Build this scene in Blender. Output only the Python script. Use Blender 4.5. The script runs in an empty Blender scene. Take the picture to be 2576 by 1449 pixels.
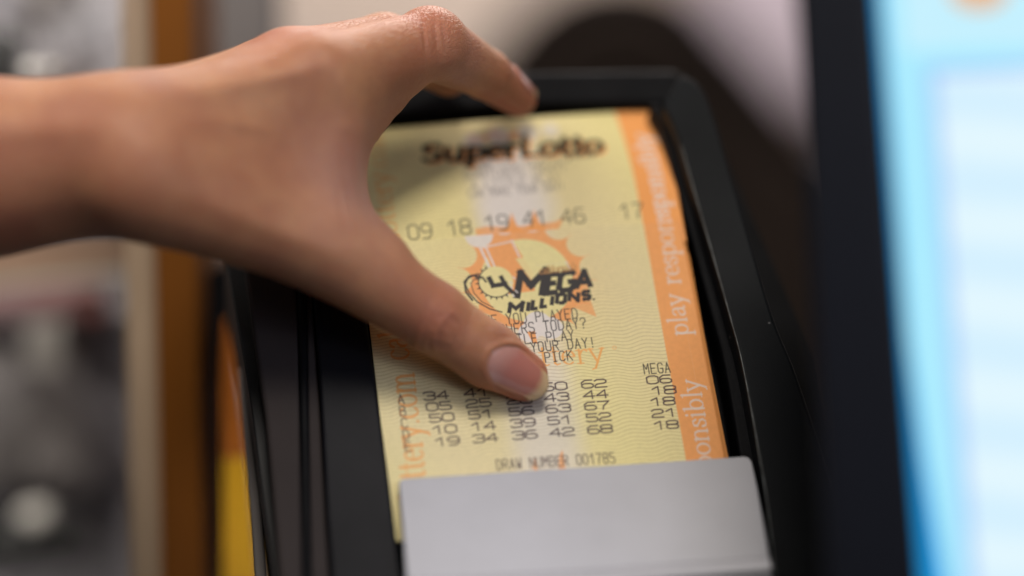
import bpy, bmesh, math
import numpy as np
from mathutils import Vector, Matrix, Euler

# ------------------------------------------------------------------ camera, world, lamps, exposure
SC = bpy.context.scene
COL = SC.collection
PITCH = 32.0
CAM_LOC = np.array([0.0, -0.42, 0.62])
F = 6082.0                       # focal length in pixels of a 2576 px wide frame (85 mm lens)
cam_d = bpy.data.cameras.new('camera')
cam = bpy.data.objects.new('camera', cam_d)
COL.objects.link(cam)
cam.location = CAM_LOC
cam.rotation_euler = (math.radians(90 - PITCH), 0, 0)
cam_d.sensor_width = 36.0
cam_d.lens = 85.0
cam_d.clip_start = 0.01
cam_d.clip_end = 20.0
cam_d.dof.use_dof = True
cam_d.dof.focus_distance = 0.588
cam_d.dof.aperture_fstop = 1.95
SC.camera = cam
RC = np.array(Euler((math.radians(90 - PITCH), 0, 0)).to_matrix())

world = bpy.data.worlds.new('World')
SC.world = world
world.use_nodes = True
world.node_tree.nodes['Background'].inputs[0].default_value = (0.80, 0.78, 0.85, 1)
world.node_tree.nodes['Background'].inputs[1].default_value = 0.035
SC.view_settings.view_transform = 'Standard'
SC.view_settings.look = 'None'
SC.view_settings.exposure = 0.0
SC.view_settings.gamma = 1.0
SC.render.engine = 'CYCLES'
SC.cycles.use_denoising = True
SC.cycles.max_bounces = 6


def c2w(p):
    """camera-space millimetres (x right, y up, z away) -> world metres"""
    p = np.asarray(p, float)
    q = p * np.array([1, 1, -1]) * 0.001
    return q @ RC.T + CAM_LOC


def px(x, y, d):
    """a point d millimetres deep along the sight line, camera-space mm"""
    return np.array([(x - 1288.0) / F * d, -(y - 724.5) / F * d, d])


def area(name, pos, target, size, power, col, spread=None):
    ld = bpy.data.lights.new(name, 'AREA')
    ld.shape = 'RECTANGLE'
    ld.size, ld.size_y = size
    ld.energy = power
    ld.color = col
    o = bpy.data.objects.new(name, ld)
    COL.objects.link(o)
    a, b = Vector(c2w(pos)), Vector(c2w(target))
    o.location = a
    o.rotation_euler = (b - a).to_track_quat('-Z', 'Y').to_euler()
    if spread:
        ld.spread = math.radians(spread)
    return o


area('ceiling_lamp', (70, 760, -40), (-60, 0, 580), (0.32, 0.26), 6.5, (1.0, 0.93, 0.84))
area('counter_lamp', (20, 300, -60), (0, -20, 560), (0.07, 0.05), 0.16, (1.0, 0.97, 0.93))  # small lamp added to put a highlight on the nail
area('shelf_lamp', (-80, -260, 470), (-74, -60, 668), (0.03, 0.03), 0.004, (1.0, 0.92, 0.8), 18)  # narrow lamp added to brighten the orange and yellow card
area('window_lamp', (330, 170, -20), (-20, 0, 575), (0.35, 0.35), 1.3, (0.74, 0.79, 1.0))  # cool fill added at the right, in place of the screen's light
area('shop_lamp', (-400, 430, 500), (-160, -20, 790), (0.3, 0.3), 0.95, (1.0, 0.93, 0.84), 110)  # fill added to brighten the display case and packets
area('rear_shop_lamp', (150, 1000, 1420), (100, 100, 1650), (0.7, 0.3), 21.0, (1.0, 0.92, 0.86))  # fill added out of view to light the far wall alone


# ------------------------------------------------------------------ the plane of the lottery tickets
T0 = np.array([-29.7, -39.7, 573.1])
U = np.array([0.98827512, 0.07932189, 0.13046195])
V = np.array([-0.1313152, 0.8775283, 0.46119453])
N = -np.array([-0.07790123, -0.47291872, 0.87765556])      # towards the viewer


def pn(x, y, h=0.0):
    """sight line through (x, y) met with the plane h mm above the ticket plane (camera mm)"""
    d = px(x, y, 1.0)
    t = ((T0 + N * h) @ N) / (d @ N)
    return d * t


def uv(x, y, h=0.0):
    p = pn(x, y, h) - T0
    return np.array([p @ U, p @ V])


# ------------------------------------------------------------------ tagging and mesh helpers
def tag(o, label=None, cat=None, group=None, kind=None):
    for k, v in (('label', label), ('category', cat), ('group', group), ('kind', kind)):
        if v:
            o[k] = v
    return o


def empty(name, at, label, cat, group=None):
    o = bpy.data.objects.new(name, None)
    COL.objects.link(o)
    o.location = c2w(at)
    o.empty_display_size = 0.02
    return tag(o, label, cat, group)


def mesh(name, co, faces, m, parent=None, smooth=False, bevel=0.0, seg=3, subdiv=0, uvs=None, cols=None):
    """co are camera-space mm; the object's origin sits on its parent or on its own centre"""
    co = c2w(np.asarray(co, float))
    org = np.array(parent.matrix_world.translation) if parent else co.mean(0)
    if parent:
        org = np.array(parent.location) if parent.parent is None else np.array(parent['_org'])
    me = bpy.data.meshes.new(name)
    loc = co - org
    if isinstance(faces, np.ndarray):
        nf, k = faces.shape
        me.vertices.add(len(loc))
        me.vertices.foreach_set('co', loc.astype(np.float32).ravel())
        me.loops.add(nf * k)
        me.loops.foreach_set('vertex_index', faces.astype(np.int32).ravel())
        me.polygons.add(nf)
        me.polygons.foreach_set('loop_start', np.arange(0, nf * k, k, dtype=np.int32))
        me.update(calc_edges=True)
        me.validate()
    else:
        me.from_pydata([tuple(v) for v in loc], [], faces)
        bm = bmesh.new()
        bm.from_mesh(me)
        bmesh.ops.recalc_face_normals(bm, faces=bm.faces)
        bm.to_mesh(me)
        bm.free()
    if cols is not None:
        for nm, arr in cols.items():
            at = me.color_attributes.new(nm, 'FLOAT_COLOR', 'POINT')
            a = np.ones((len(loc), 4), np.float32)
            a[:, :3] = arr
            at.data.foreach_set('color', a.ravel())
    if uvs is not None:
        lay = me.uv_layers.new(name='mm')
        li = np.empty(len(me.loops), np.int32)
        me.loops.foreach_get('vertex_index', li)
        lay.data.foreach_set('uv', np.asarray(uvs, np.float32)[li].ravel())
    if smooth:
        me.polygons.foreach_set('use_smooth', np.ones(len(me.polygons), bool))
    me.materials.append(m)
    o = bpy.data.objects.new(name, me)
    COL.objects.link(o)
    if parent:
        o.parent = parent
        o['_org'] = tuple(org)
    else:
        o.location = org
        o['_org'] = tuple(org)
    if bevel:
        b = o.modifiers.new('bevel', 'BEVEL')
        b.width = bevel * 0.001
        b.segments = seg
        b.limit_method = 'ANGLE'
        b.angle_limit = math.radians(40)
        b.harden_normals = False
        me.polygons.foreach_set('use_smooth', np.ones(len(me.polygons), bool))
        try:
            me.set_sharp_from_angle(angle=math.radians(50))
        except Exception:
            pass
    if subdiv:
        s = o.modifiers.new('sub', 'SUBSURF')
        s.levels = s.render_levels = subdiv
    return o


def prism(name, top, down, m, parent=None, bevel=0.6, **kw):
    """closed solid: polygon `top` (camera mm) swept by vector `down`"""
    top = [np.asarray(p, float) for p in top]
    n = len(top)
    co = top + [p + np.asarray(down, float) for p in top]
    faces = [list(range(n)), list(range(2 * n - 1, n - 1, -1))]
    faces += [[i, (i + 1) % n, n + (i + 1) % n, n + i][::-1] for i in range(n)]
    return mesh(name, co, faces, m, parent, bevel=bevel, **kw)


def spline(pts, n=8):
    """Catmull-Rom through points"""
    P = [np.asarray(p, float) for p in pts]
    P = [2 * P[0] - P[1]] + P + [2 * P[-1] - P[-2]]
    out = []
    for i in range(1, len(P) - 2):
        for k in range(n):
            t = k / n
            a, b, c, d = P[i - 1], P[i], P[i + 1], P[i + 2]
            out.append(0.5 * ((2 * b) + (-a + c) * t + (2 * a - 5 * b + 4 * c - d) * t * t + (-a + 3 * b - 3 * c + d) * t ** 3))
    out.append(P[-2])
    return out


def tube(name, pts, r, m, parent=None, seg=14, flat=1.0):
    pts = [np.asarray(p, float) for p in pts]
    rs = r if hasattr(r, '__len__') else [r] * len(pts)
    co, faces = [], []
    for i, p in enumerate(pts):
        t = pts[min(i + 1, len(pts) - 1)] - pts[max(i - 1, 0)]
        t /= np.linalg.norm(t)
        a = np.cross(t, N)
        a /= np.linalg.norm(a)
        b = np.cross(t, a)
        for k in range(seg):
            f = 2 * math.pi * k / seg
            co.append(p + rs[i] * (a * math.cos(f) + b * flat * math.sin(f)))
    for i in range(len(pts) - 1):
        for k in range(seg):
            faces.append([i * seg + k, i * seg + (k + 1) % seg, (i + 1) * seg + (k + 1) % seg, (i + 1) * seg + k])
    faces.append(list(range(seg)))
    faces.append([(len(pts) - 1) * seg + k for k in range(seg)])
    return mesh(name, co, faces, m, parent, smooth=True)


# ------------------------------------------------------------------ materials
def nt(m):
    return m.node_tree.nodes, m.node_tree.links


def mat(name, col, rough=0.5, var=0.15, scale=60.0, bump=0.0, bscale=400.0, spec=0.5, metal=0.0, coat=0.0, col2=None):
    m = bpy.data.materials.new(name)
    m.use_nodes = True
    nd, ln = nt(m)
    b = nd['Principled BSDF']
    tc = nd.new('ShaderNodeTexCoord')
    no = nd.new('ShaderNodeTexNoise')
    no.inputs['Scale'].default_value = scale
    no.inputs['Detail'].default_value = 6
    ln.new(tc.outputs['Object'], no.inputs['Vector'])
    mx = nd.new('ShaderNodeMix')
    mx.data_type = 'RGBA'
    mr = nd.new('ShaderNodeMapRange')
    mr.inputs['From Min'].default_value = 0.35
    mr.inputs['From Max'].default_value = 0.65
    ln.new(no.outputs[0], mr.inputs['Value'])
    ln.new(mr.outputs[0], mx.inputs['Factor'])
    c2 = col2 or tuple(c * (1 - var) for c in col)
    mx.inputs['A'].default_value = (*[min(1, c * (1 + (0 if col2 else var))) for c in col], 1)
    mx.inputs['B'].default_value = (*c2, 1)
    ln.new(mx.outputs['Result'], b.inputs['Base Color'])
    rr = nd.new('ShaderNodeMapRange')
    rr.inputs['To Min'].default_value = rough * 0.85
    rr.inputs['To Max'].default_value = min(1, rough * 1.15)
    ln.new(no.outputs[0], rr.inputs['Value'])
    ln.new(rr.outputs[0], b.inputs['Roughness'])
    b.inputs['Metallic'].default_value = metal
    b.inputs['Specular IOR Level'].default_value = spec
    b.inputs['Coat Weight'].default_value = coat
    if bump:
        n2 = nd.new('ShaderNodeTexNoise')
        n2.inputs['Scale'].default_value = bscale
        n2.inputs['Detail'].default_value = 4
        ln.new(tc.outputs['Object'], n2.inputs['Vector'])
        bp = nd.new('ShaderNodeBump')
        bp.inputs['Strength'].default_value = bump
        bp.inputs['Distance'].default_value = 0.0003
        ln.new(n2.outputs[0], bp.inputs['Height'])
        ln.new(bp.outputs[0], b.inputs['Normal'])
    return m


def dusty(name, col, rough, speck=0.25):
    """dark moulded plastic with a fine grain and sparse dust specks"""
    m = mat(name, col, rough, 0.2, 30, 0.15, 1800)
    nd, ln = nt(m)
    b = nd['Principled BSDF']
    b.inputs['Specular IOR Level'].default_value = 0.09
    tc = nd.new('ShaderNodeTexCoord')
    vo = nd.new('ShaderNodeTexVoronoi')
    vo.inputs['Scale'].default_value = 420
    ln.new(tc.outputs['Object'], vo.inputs['Vector'])
    sz = nd.new('ShaderNodeSeparateColor')
    ln.new(vo.outputs['Color'], sz.inputs[0])
    rad = nd.new('ShaderNodeMapRange')
    rad.inputs['From Min'].default_value = 0.93
    rad.inputs['From Max'].default_value = 1.0
    rad.inputs['To Min'].default_value = 0.0
    rad.inputs['To Max'].default_value = 0.16
    ln.new(sz.outputs[0], rad.inputs['Value'])
    lt = nd.new('ShaderNodeMath')
    lt.operation = 'LESS_THAN'
    ln.new(vo.outputs['Distance'], lt.inputs[0])
    ln.new(rad.outputs[0], lt.inputs[1])
    src = b.inputs['Base Color'].links[0].from_socket
    mx = nd.new('ShaderNodeMix')
    mx.data_type = 'RGBA'
    mu = nd.new('ShaderNodeMath')
    mu.operation = 'MULTIPLY'
    mu.inputs[1].default_value = speck
    ln.new(lt.outputs[0], mu.inputs[0])
    ln.new(mu.outputs[0], mx.inputs['Factor'])
    ln.new(src, mx.inputs['A'])
    mx.inputs['B'].default_value = (0.6, 0.6, 0.62, 1)
    ln.new(mx.outputs['Result'], b.inputs['Base Color'])
    return m


M = {}
M['black'] = dusty('black_moulded_plastic', (0.0045, 0.0055, 0.007), 0.5)
M['black_satin'] = dusty('black_satin_plastic', (0.0065, 0.0065, 0.009), 0.5)
M['black_deep'] = mat('deep_black_plastic', (0.005, 0.005, 0.006), 0.55, spec=0.06, bump=0.3, bscale=900)
M['grey_panel'] = mat('warm_charcoal_panel', (0.038, 0.031, 0.030), 0.75, 0.1, 20, 0.2, 1200, spec=0.08)
M['gloss'] = mat('glossy_black_plastic', (0.008, 0.008, 0.009), 0.6, 0.1, 20, spec=0.3)
M['white'] = mat('white_enamelled_plate', (0.46, 0.46, 0.50), 0.36, 0.035, 70, 0.08, 1500)
M['bezel'] = mat('monitor_bezel_plastic', (0.006, 0.007, 0.011), 0.5, 0.1, 20, 0.2, 1500, spec=0.2)
M['wood'] = mat('orange_brown_wood', (0.17, 0.058, 0.007), 0.55, spec=0.1, col2=(0.12, 0.04, 0.005), scale=9)
M['beige'] = mat('beige_laminate', (0.31, 0.225, 0.15), 0.6, 0.1, 6)
M['taupe'] = mat('taupe_laminate', (0.155, 0.137, 0.13), 0.7, 0.06, 5)
M['cream'] = mat('cream_painted_wall', (0.68, 0.56, 0.46), 0.8, col2=(0.60, 0.51, 0.50), scale=3)
M['lilac'] = mat('pale_lilac_panel', (0.62, 0.53, 0.60), 0.8, 0.05, 3)
M['brownblack'] = mat('dark_brown_leather', (0.008, 0.0045, 0.003), 0.8, 0.2, 8, 0.3, 200, spec=0.1)
M['brownblack2'] = mat('dark_brown_padding', (0.026, 0.018, 0.014), 0.85, 0.25, 8, 0.3, 200, spec=0.1)
M['counter'] = mat('dark_brown_counter', (0.045, 0.032, 0.028), 0.5, 0.3, 6)
M['yellow'] = mat('yellow_orange_card', (0.85, 0.46, 0.012), 0.5, 0.1, 8)
M['orange'] = mat('deep_orange_card', (0.55, 0.16, 0.012), 0.5, 0.1, 8)
M['greybag'] = mat('grey_crinkled_film', (0.22, 0.215, 0.235), 0.34, col2=(0.62, 0.60, 0.64), scale=16, bump=0.5, bscale=60)
M['palebag'] = mat('pale_crinkled_film', (0.62, 0.58, 0.58), 0.3, col2=(0.26, 0.24, 0.235), scale=20, bump=0.5, bscale=60)
M['darkbag'] = mat('dark_film', (0.02, 0.021, 0.021), 0.35, col2=(0.055, 0.055, 0.055), scale=25)
M['red'] = mat('faded_red_card', (0.36, 0.15, 0.14), 0.6, col2=(0.40, 0.34, 0.36), scale=18)
M['rail'] = mat('pale_shelf_rail', (0.34, 0.35, 0.31), 0.5, 0.1, 8)
M['tan'] = mat('tan_shelf_board', (0.34, 0.22, 0.15), 0.6, 0.15, 8)
M['clear'] = mat('pale_plastic_cap', (0.85, 0.82, 0.76), 0.25, 0.05, 8)
M['redlabel'] = mat('red_label', (0.24, 0.075, 0.06), 0.5, 0.1, 8)
M['floor'] = mat('dark_floor', (0.05, 0.042, 0.038), 0.6, 0.3, 4)

# ------------------------------------------------------------------ the setting: far wall, floor, counter
def bgprism(name, pts, depth, thick, m, parent=None, bevel=1.0):
    """closed solid whose front polygon is given as (x, y[, depth]) sights"""
    top = [px(p[0], p[1], p[2] if len(p) > 2 else depth) for p in pts]
    return prism(name, top, (0, -0.0, thick), m, parent, bevel)


def setting(o, nm=None):
    return tag(o, kind='structure')


w = bgprism('wall', [(-1500, -1500), (4200, -1500), (4200, 1900), (-1500, 1900)], 1650, 40, M['cream'], bevel=0)
setting(w)
cn = mesh('counter', [px(-1800, 1000, 1500), px(4400, 1000, 1500), px(4400, 3200, 760), px(-1800, 3200, 760),
                      px(-1800, 1000, 1500) + np.array([0, -40, 0]), px(4400, 1000, 1500) + np.array([0, -40, 0]),
                      px(4400, 3200, 760) + np.array([0, -40, 0]), px(-1800, 3200, 760) + np.array([0, -40, 0])],
          [[0, 1, 2, 3], [7, 6, 5, 4], [0, 4, 5, 1], [1, 5, 6, 2], [2, 6, 7, 3], [3, 7, 4, 0]], M['counter'])
setting(cn)
lp = bgprism('wall_panel', [(1745, -600), (2500, -600), (2500, 260), (1745, 260)], 1600, 20, M['lilac'], bevel=2)
tag(lp, 'pale lilac panel on far wall between dark chair back and monitor', 'wall panel')

# ------------------------------------------------------------------ display case at the left: posts, shelf, packets
def arc(cx, cy, rx, ry, a0, a1, n):
    return [(cx + rx * math.cos(math.radians(a0 + (a1 - a0) * i / n)), cy - ry * math.sin(math.radians(a0 + (a1 - a0) * i / n))) for i in range(n + 1)]


case = empty('display_case', px(400, 1400, 720), 'blurred wooden display case with beige and orange brown uprights behind the wrist', 'display case')
bgprism('beige_upright', [(296, -300), (376, -300), (418, 1900), (338, 1900)], 668, 60, M['beige'], case)
bgprism('wooden_upright', [(372, -300), (474, -300), (524, 1900), (416, 1900)], 660, 60, M['wood'], case)
bgprism('side_panel', [(470, -300), (685, -300), (700, 600), (560, 760), (505, 760)], 760, 30, M['taupe'], case)
bgprism('back_panel', [(-900, -500), (320, -500), (360, 2000), (-900, 2000)], 900, 20, M['greybag'], case)
bgprism('shelf_board', [(-500, 612), (330, 560), (330, 705), (-500, 770)], 765, 80, M['tan'], case)
bgprism('shelf_rail', [(-500, 755), (320, 682), (320, 700), (-500, 775)], 740, 8, M['rail'], case, bevel=0.5)

rs = np.random.RandomState(4)


def bag(name, pts, depth, thick, m, label, cat, group=None, wob=5.0, seed=0, cells=26):
    """a crumpled pillow packet: outline given as sights, puffed and creased both sides"""
    r = np.random.RandomState(seed)
    P = [px(p[0], p[1], depth) for p in pts]            # four corners: tl tr br bl
    co, faces = [], []
    n = cells
    ph = r.uniform(0, 6.28, (7, 3))
    fr = r.uniform(3, 17, (7, 2)) * r.choice([-1, 1], (7, 2))
    for side in (-1, 1):
        for j in range(n + 1):
            for i in range(n + 1):
                s, t = i / n, j / n
                p = (P[0] * (1 - s) + P[1] * s) * (1 - t) + (P[3] * (1 - s) + P[2] * s) * t
                puff = (max(0, 16 * s * (1 - s) * t * (1 - t))) ** 0.45
                w_ = sum(abs(math.sin(fr[k, 0] * s + fr[k, 1] * t + ph[k, 0])) - 0.5 for k in range(7)) / 4
                edge = 0.02 * math.sin(9 * t + ph[0, 1]) * (1 - 2 * s) * 30
                co.append(p + np.array([edge, 0.6 * w_ * wob * (1 - 2 * t), side * (thick * 0.5 * puff + w_ * wob * puff)]))
    k = (n + 1) ** 2
    for j in range(n):
        for i in range(n):
            a = j * (n + 1) + i
            faces.append([a, a + 1, a + n + 2, a + n + 1])
            faces.append([k + a, k + a + n + 1, k + a + n + 2, k + a + 1])
    ring = list(range(n + 1)) + [j * (n + 1) + n for j in range(1, n + 1)] + [n * (n + 1) + i for i in range(n - 1, -1, -1)] + [j * (n + 1) for j in range(n - 1, 0, -1)]
    for i in range(len(ring)):
        a, b = ring[i], ring[(i + 1) % len(ring)]
        faces.append([a, b, k + b, k + a])
    o = mesh(name, co, faces, m, smooth=True)
    tag(o, label, cat, group)
    return o


G = 'packets in the display case'
bag('packet', [(-160, -120), (60, -140), (80, 100), (-150, 120)], 760, 22, M['greybag'], 'crinkled silver grey packet in the upper left corner', 'packet', G, seed=1)
bag('packet', [(60, -130), (200, -140), (230, 60), (70, 90)], 800, 18, M['palebag'], 'pale brownish packet between silver packet and beige upright', 'packet', G, seed=2)
bag('packet', [(90, 40), (285, 20), (285, 190), (120, 240)], 800, 20, M['greybag'], 'grey packet directly above the wrist beside beige upright', 'packet', G, seed=3)
bag('packet', [(-120, 80), (50, 80), (70, 260), (-110, 260)], 740, 18, M['darkbag'], 'dark packet at the left edge just above the forearm', 'packet', G, seed=4)
bag('packet', [(-220, 860), (190, 820), (230, 1220), (-200, 1260)], 800, 26, M['palebag'], 'pale mottled packet in the lower left below the red card', 'packet', G, seed=5)
bag('packet', [(150, 800), (350, 780), (370, 1240), (180, 1200)], 820, 26, M['greybag'], 'grey packet standing beside the beige upright below the arm', 'packet', G, seed=6)
bag('packet', [(-200, 1180), (330, 1130), (360, 1700), (-200, 1700)], 840, 26, M['greybag'], 'large grey packet at the very bottom of the display case', 'packet', G, seed=7)
bag('packet', [(-60, 1315), (205, 1290), (225, 1410), (-60, 1450)], 790, 24, M['darkbag'], 'small dark packet in the lower left corner', 'packet', G, seed=8, wob=3)
wl = bgprism('paper_label', [(62, 790), (150, 782), (158, 930), (74, 940)], 770, 2, M['clear'], bevel=0.4)
tag(wl, 'pale upright label below the faded red card', 'label')
rl = bgprism('paper_label', [(196, 742), (262, 736), (268, 800), (204, 808)], 748, 2, M['redlabel'], bevel=0.4)
tag(rl, 'small red label at the right end of the faded red card', 'label')
cd = bgprism('price_card', [(-200, 745), (262, 705), (268, 790), (-200, 850)], 755, 3, M['red'], bevel=0.5)
tag(cd, 'faded red and white card hanging under the pale shelf rail', 'card')
wc = bgprism('bottle_cap', arc(78, 1300, 40, 30, 0, 350, 16), 770, 14, M['clear'], bevel=3)  # pale disc stands in for a bright highlight
tag(wc, 'shiny pale round cap on the dark packet in the lower left', 'cap')
for i, (a, b, r_) in enumerate([(72, 172, 20), (122, 165, 14)]):
    o = bgprism('bottle_cap', arc(a, b, r_, r_, 0, 350, 16), 700, 10, M['clear'], bevel=2)  # pale colour stands for the blurred glints
    tag(o, ['shiny pale round cap above the forearm, nearer the left edge', 'smaller shiny round cap above the forearm, right of the larger cap'][i], 'cap', 'caps above the forearm')

# orange and yellow folder wedge, and dark object behind the tray
yl = empty('card_folder', pn(600, 1300, -30), 'orange and yellow card standing between wooden upright and black terminal', 'card')
bgprism('orange_half', [(566, 800), (578, 800), (600, 980), (622, 1150), (560, 1150), (556, 980)], 668, 6, M['orange'], yl, bevel=0.5)
bgprism('yellow_half', [(560, 1151), (622, 1151), (672, 1700), (560, 1700)], 668, 6, M['yellow'], yl, bevel=0.5)

bn = bgprism('binder', [(488, 690), (640, 640), (660, 900), (580, 900), (545, 980), (556, 1800), (500, 1800)], 680, 30, M['black_deep'], bevel=2)
tag(bn, 'dark blurred binder standing beside the orange brown upright', 'binder')

# dark padded chair back behind the tray
chair = empty('office_chair', px(1560, 700, 1250), 'dark brown round topped chair back blurred beyond the ticket tray', 'chair')
out = [tuple(q) for q in spline([(1090, 1300), (1110, 700), (1130, 330), (1210, 150), (1310, 20), (1430, -60), (1590, -85), (1740, -35), (1850, 75), (1950, 190), (2060, 330), (2200, 520), (2260, 1300)], 6)]
bgprism('chair_frame', out, 1290, 60, M['brownblack'], chair, bevel=8)
inn = [(1575 + (p[0] - 1575) * 0.84, 110 + (p[1] - 40) * 0.92) for p in out]
bgprism('chair_padding', inn, 1277, 11, M['brownblack2'], chair, bevel=5)

# ------------------------------------------------------------------ ticket tray of the terminal
tray = empty('ticket_tray', pn(1400, 1500, -20), 'black plastic ticket tray holding yellow lottery tickets behind a white plate', 'ticket tray')


def TP(pts, h):
    return [pn(p[0], p[1], p[2] if len(p) > 2 else h) for p in pts]


DN = -N
base_poly = [(760, 200), (1735, 196), (2050, 900), (2200, 1800), (800, 1800)]
prism('tray_floor', TP(base_poly, -14), DN * 3, M['black_deep'], tray, bevel=0)
# right rim: a raised band; an added grey tube paints the highlight on its inner edge
inner = spline([(1668, 262), (1700, 330), (1735, 450), (1790, 640), (1835, 800), (1865, 915), (1903, 1120), (1935, 1330), (1975, 1750)], 6)
outer = spline([(1716, 186), (1762, 216), (1800, 300), (1850, 470), (1940, 780), (2005, 945), (2082, 1190), (2140, 1449), (2210, 1780)], 6)
rim = [pn(p[0], p[1], 5) for p in inner] + [pn(p[0], p[1], 5) for p in outer[::-1]]
prism('side_rim', rim, DN * 26, M['black'], tray, bevel=0.9, seg=4)
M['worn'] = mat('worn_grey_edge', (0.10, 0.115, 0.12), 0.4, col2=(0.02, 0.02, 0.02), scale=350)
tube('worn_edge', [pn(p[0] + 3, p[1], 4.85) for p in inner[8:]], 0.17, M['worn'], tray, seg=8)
# step inside the right rim
stp_o = [pn(p[0] - 8, p[1], -1.5) for p in inner]
stp_i = [pn(p[0] - 34 - 0.012 * (p[1] - 262), p[1], -1.5) for p in inner]
prism('inner_ledge', stp_o + stp_i[::-1], DN * 10, M['black_deep'], tray, bevel=0.6)
# back rim
prism('back_rim', TP([(860, 196), (1100, 186), (1400, 176), (1700, 172), (1722, 190), (1700, 262), (1640, 262), (1300, 262), (900, 300)], -7), DN * 14, M['black_deep'], tray, bevel=2.2, seg=4)
# left rim: broad flat wall
prism('left_rim', TP([(785, 690), (905, 690), (922, 800), (948, 980), (975, 1180), (1010, 1449), (1060, 1790), (860, 1790), (822, 1300), (806, 1000)], 2.0), DN * 24, M['black_satin'], tray, bevel=0.8, seg=4)

term = empty('lottery_terminal', pn(720, 1500, -20), 'black lottery terminal housing with a grooved seam left of the ticket tray', 'terminal')
prism('side_panel', TP([(612, 640), (748, 690), (756, 1200), (768, 1790), (735, 1790), (700, 1400), (668, 1050), (640, 850)], 0), DN * 30, M['grey_panel'], term, bevel=1.0)
prism('seam_strip', TP([(770, 690), (783, 690), (802, 1000), (818, 1300), (850, 1790), (790, 1790), (778, 1200)], 0), DN * 30, M['grey_panel'], term, bevel=0.6)
tube('seam_ridge', [pn(759 + 0.019 * (y - 690), y, -0.55) for y in range(660, 1800, 60)], 1.2, M['black_deep'], term)
prism('curved_side', TP(spline([(560, 620), (590, 780), (628, 1000), (660, 1250), (688, 1449), (730, 1800)], 5) + [(740, 1800), (706, 1400), (672, 1050), (645, 850), (618, 640)], -8), DN * 40, M['gloss'], term, bevel=1.5)
prism('grey_edge', TP([(598, 920), (612, 930), (655, 1250), (700, 1800), (664, 1800), (632, 1300)], -26), DN * 10, M['taupe'], term, bevel=1)

# white plate that holds the tickets in
plate = empty('retaining_plate', pn(1450, 1500, 3), 'blank white enamelled plate in front of the yellow tickets', 'plate')
pl_top = [pn(*p) for p in ((1003, 1213, 3.5), (1012, 1203, 3.5), (1440, 1176, 3.5), (1872, 1147.5, 3.5), (1884, 1150, 3.5), (1892, 1161, 3.5), (1906, 1225, 5.0), (1928, 1352, 8), (1936, 1404, 10), (1500, 1432, 10), (1024, 1462, 10), (1014, 1330, 7))]
prism('plate_face', pl_top, DN * 1.3, M['white'], plate, bevel=0.45, seg=3)
lip = [pn(*p) for p in ((1936, 1403, 10.6), (1942, 1420, 12.2), (1940, 1436, 12.8), (1500, 1466, 12.8), (1026, 1496, 12.8), (1024, 1461, 10.6), (1500, 1431, 10.6))]
prism('plate_lip', lip, DN * 2.0, M['white'], plate, bevel=0.6, seg=3)
lowp = [pn(*p) for p in ((1939, 1434, 11), (1975, 1750, 11), (1050, 1800, 11), (1027, 1493, 11))]
prism('plate_skirt', lowp, DN * 2.0, M['white'], plate, bevel=0.4)

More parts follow.
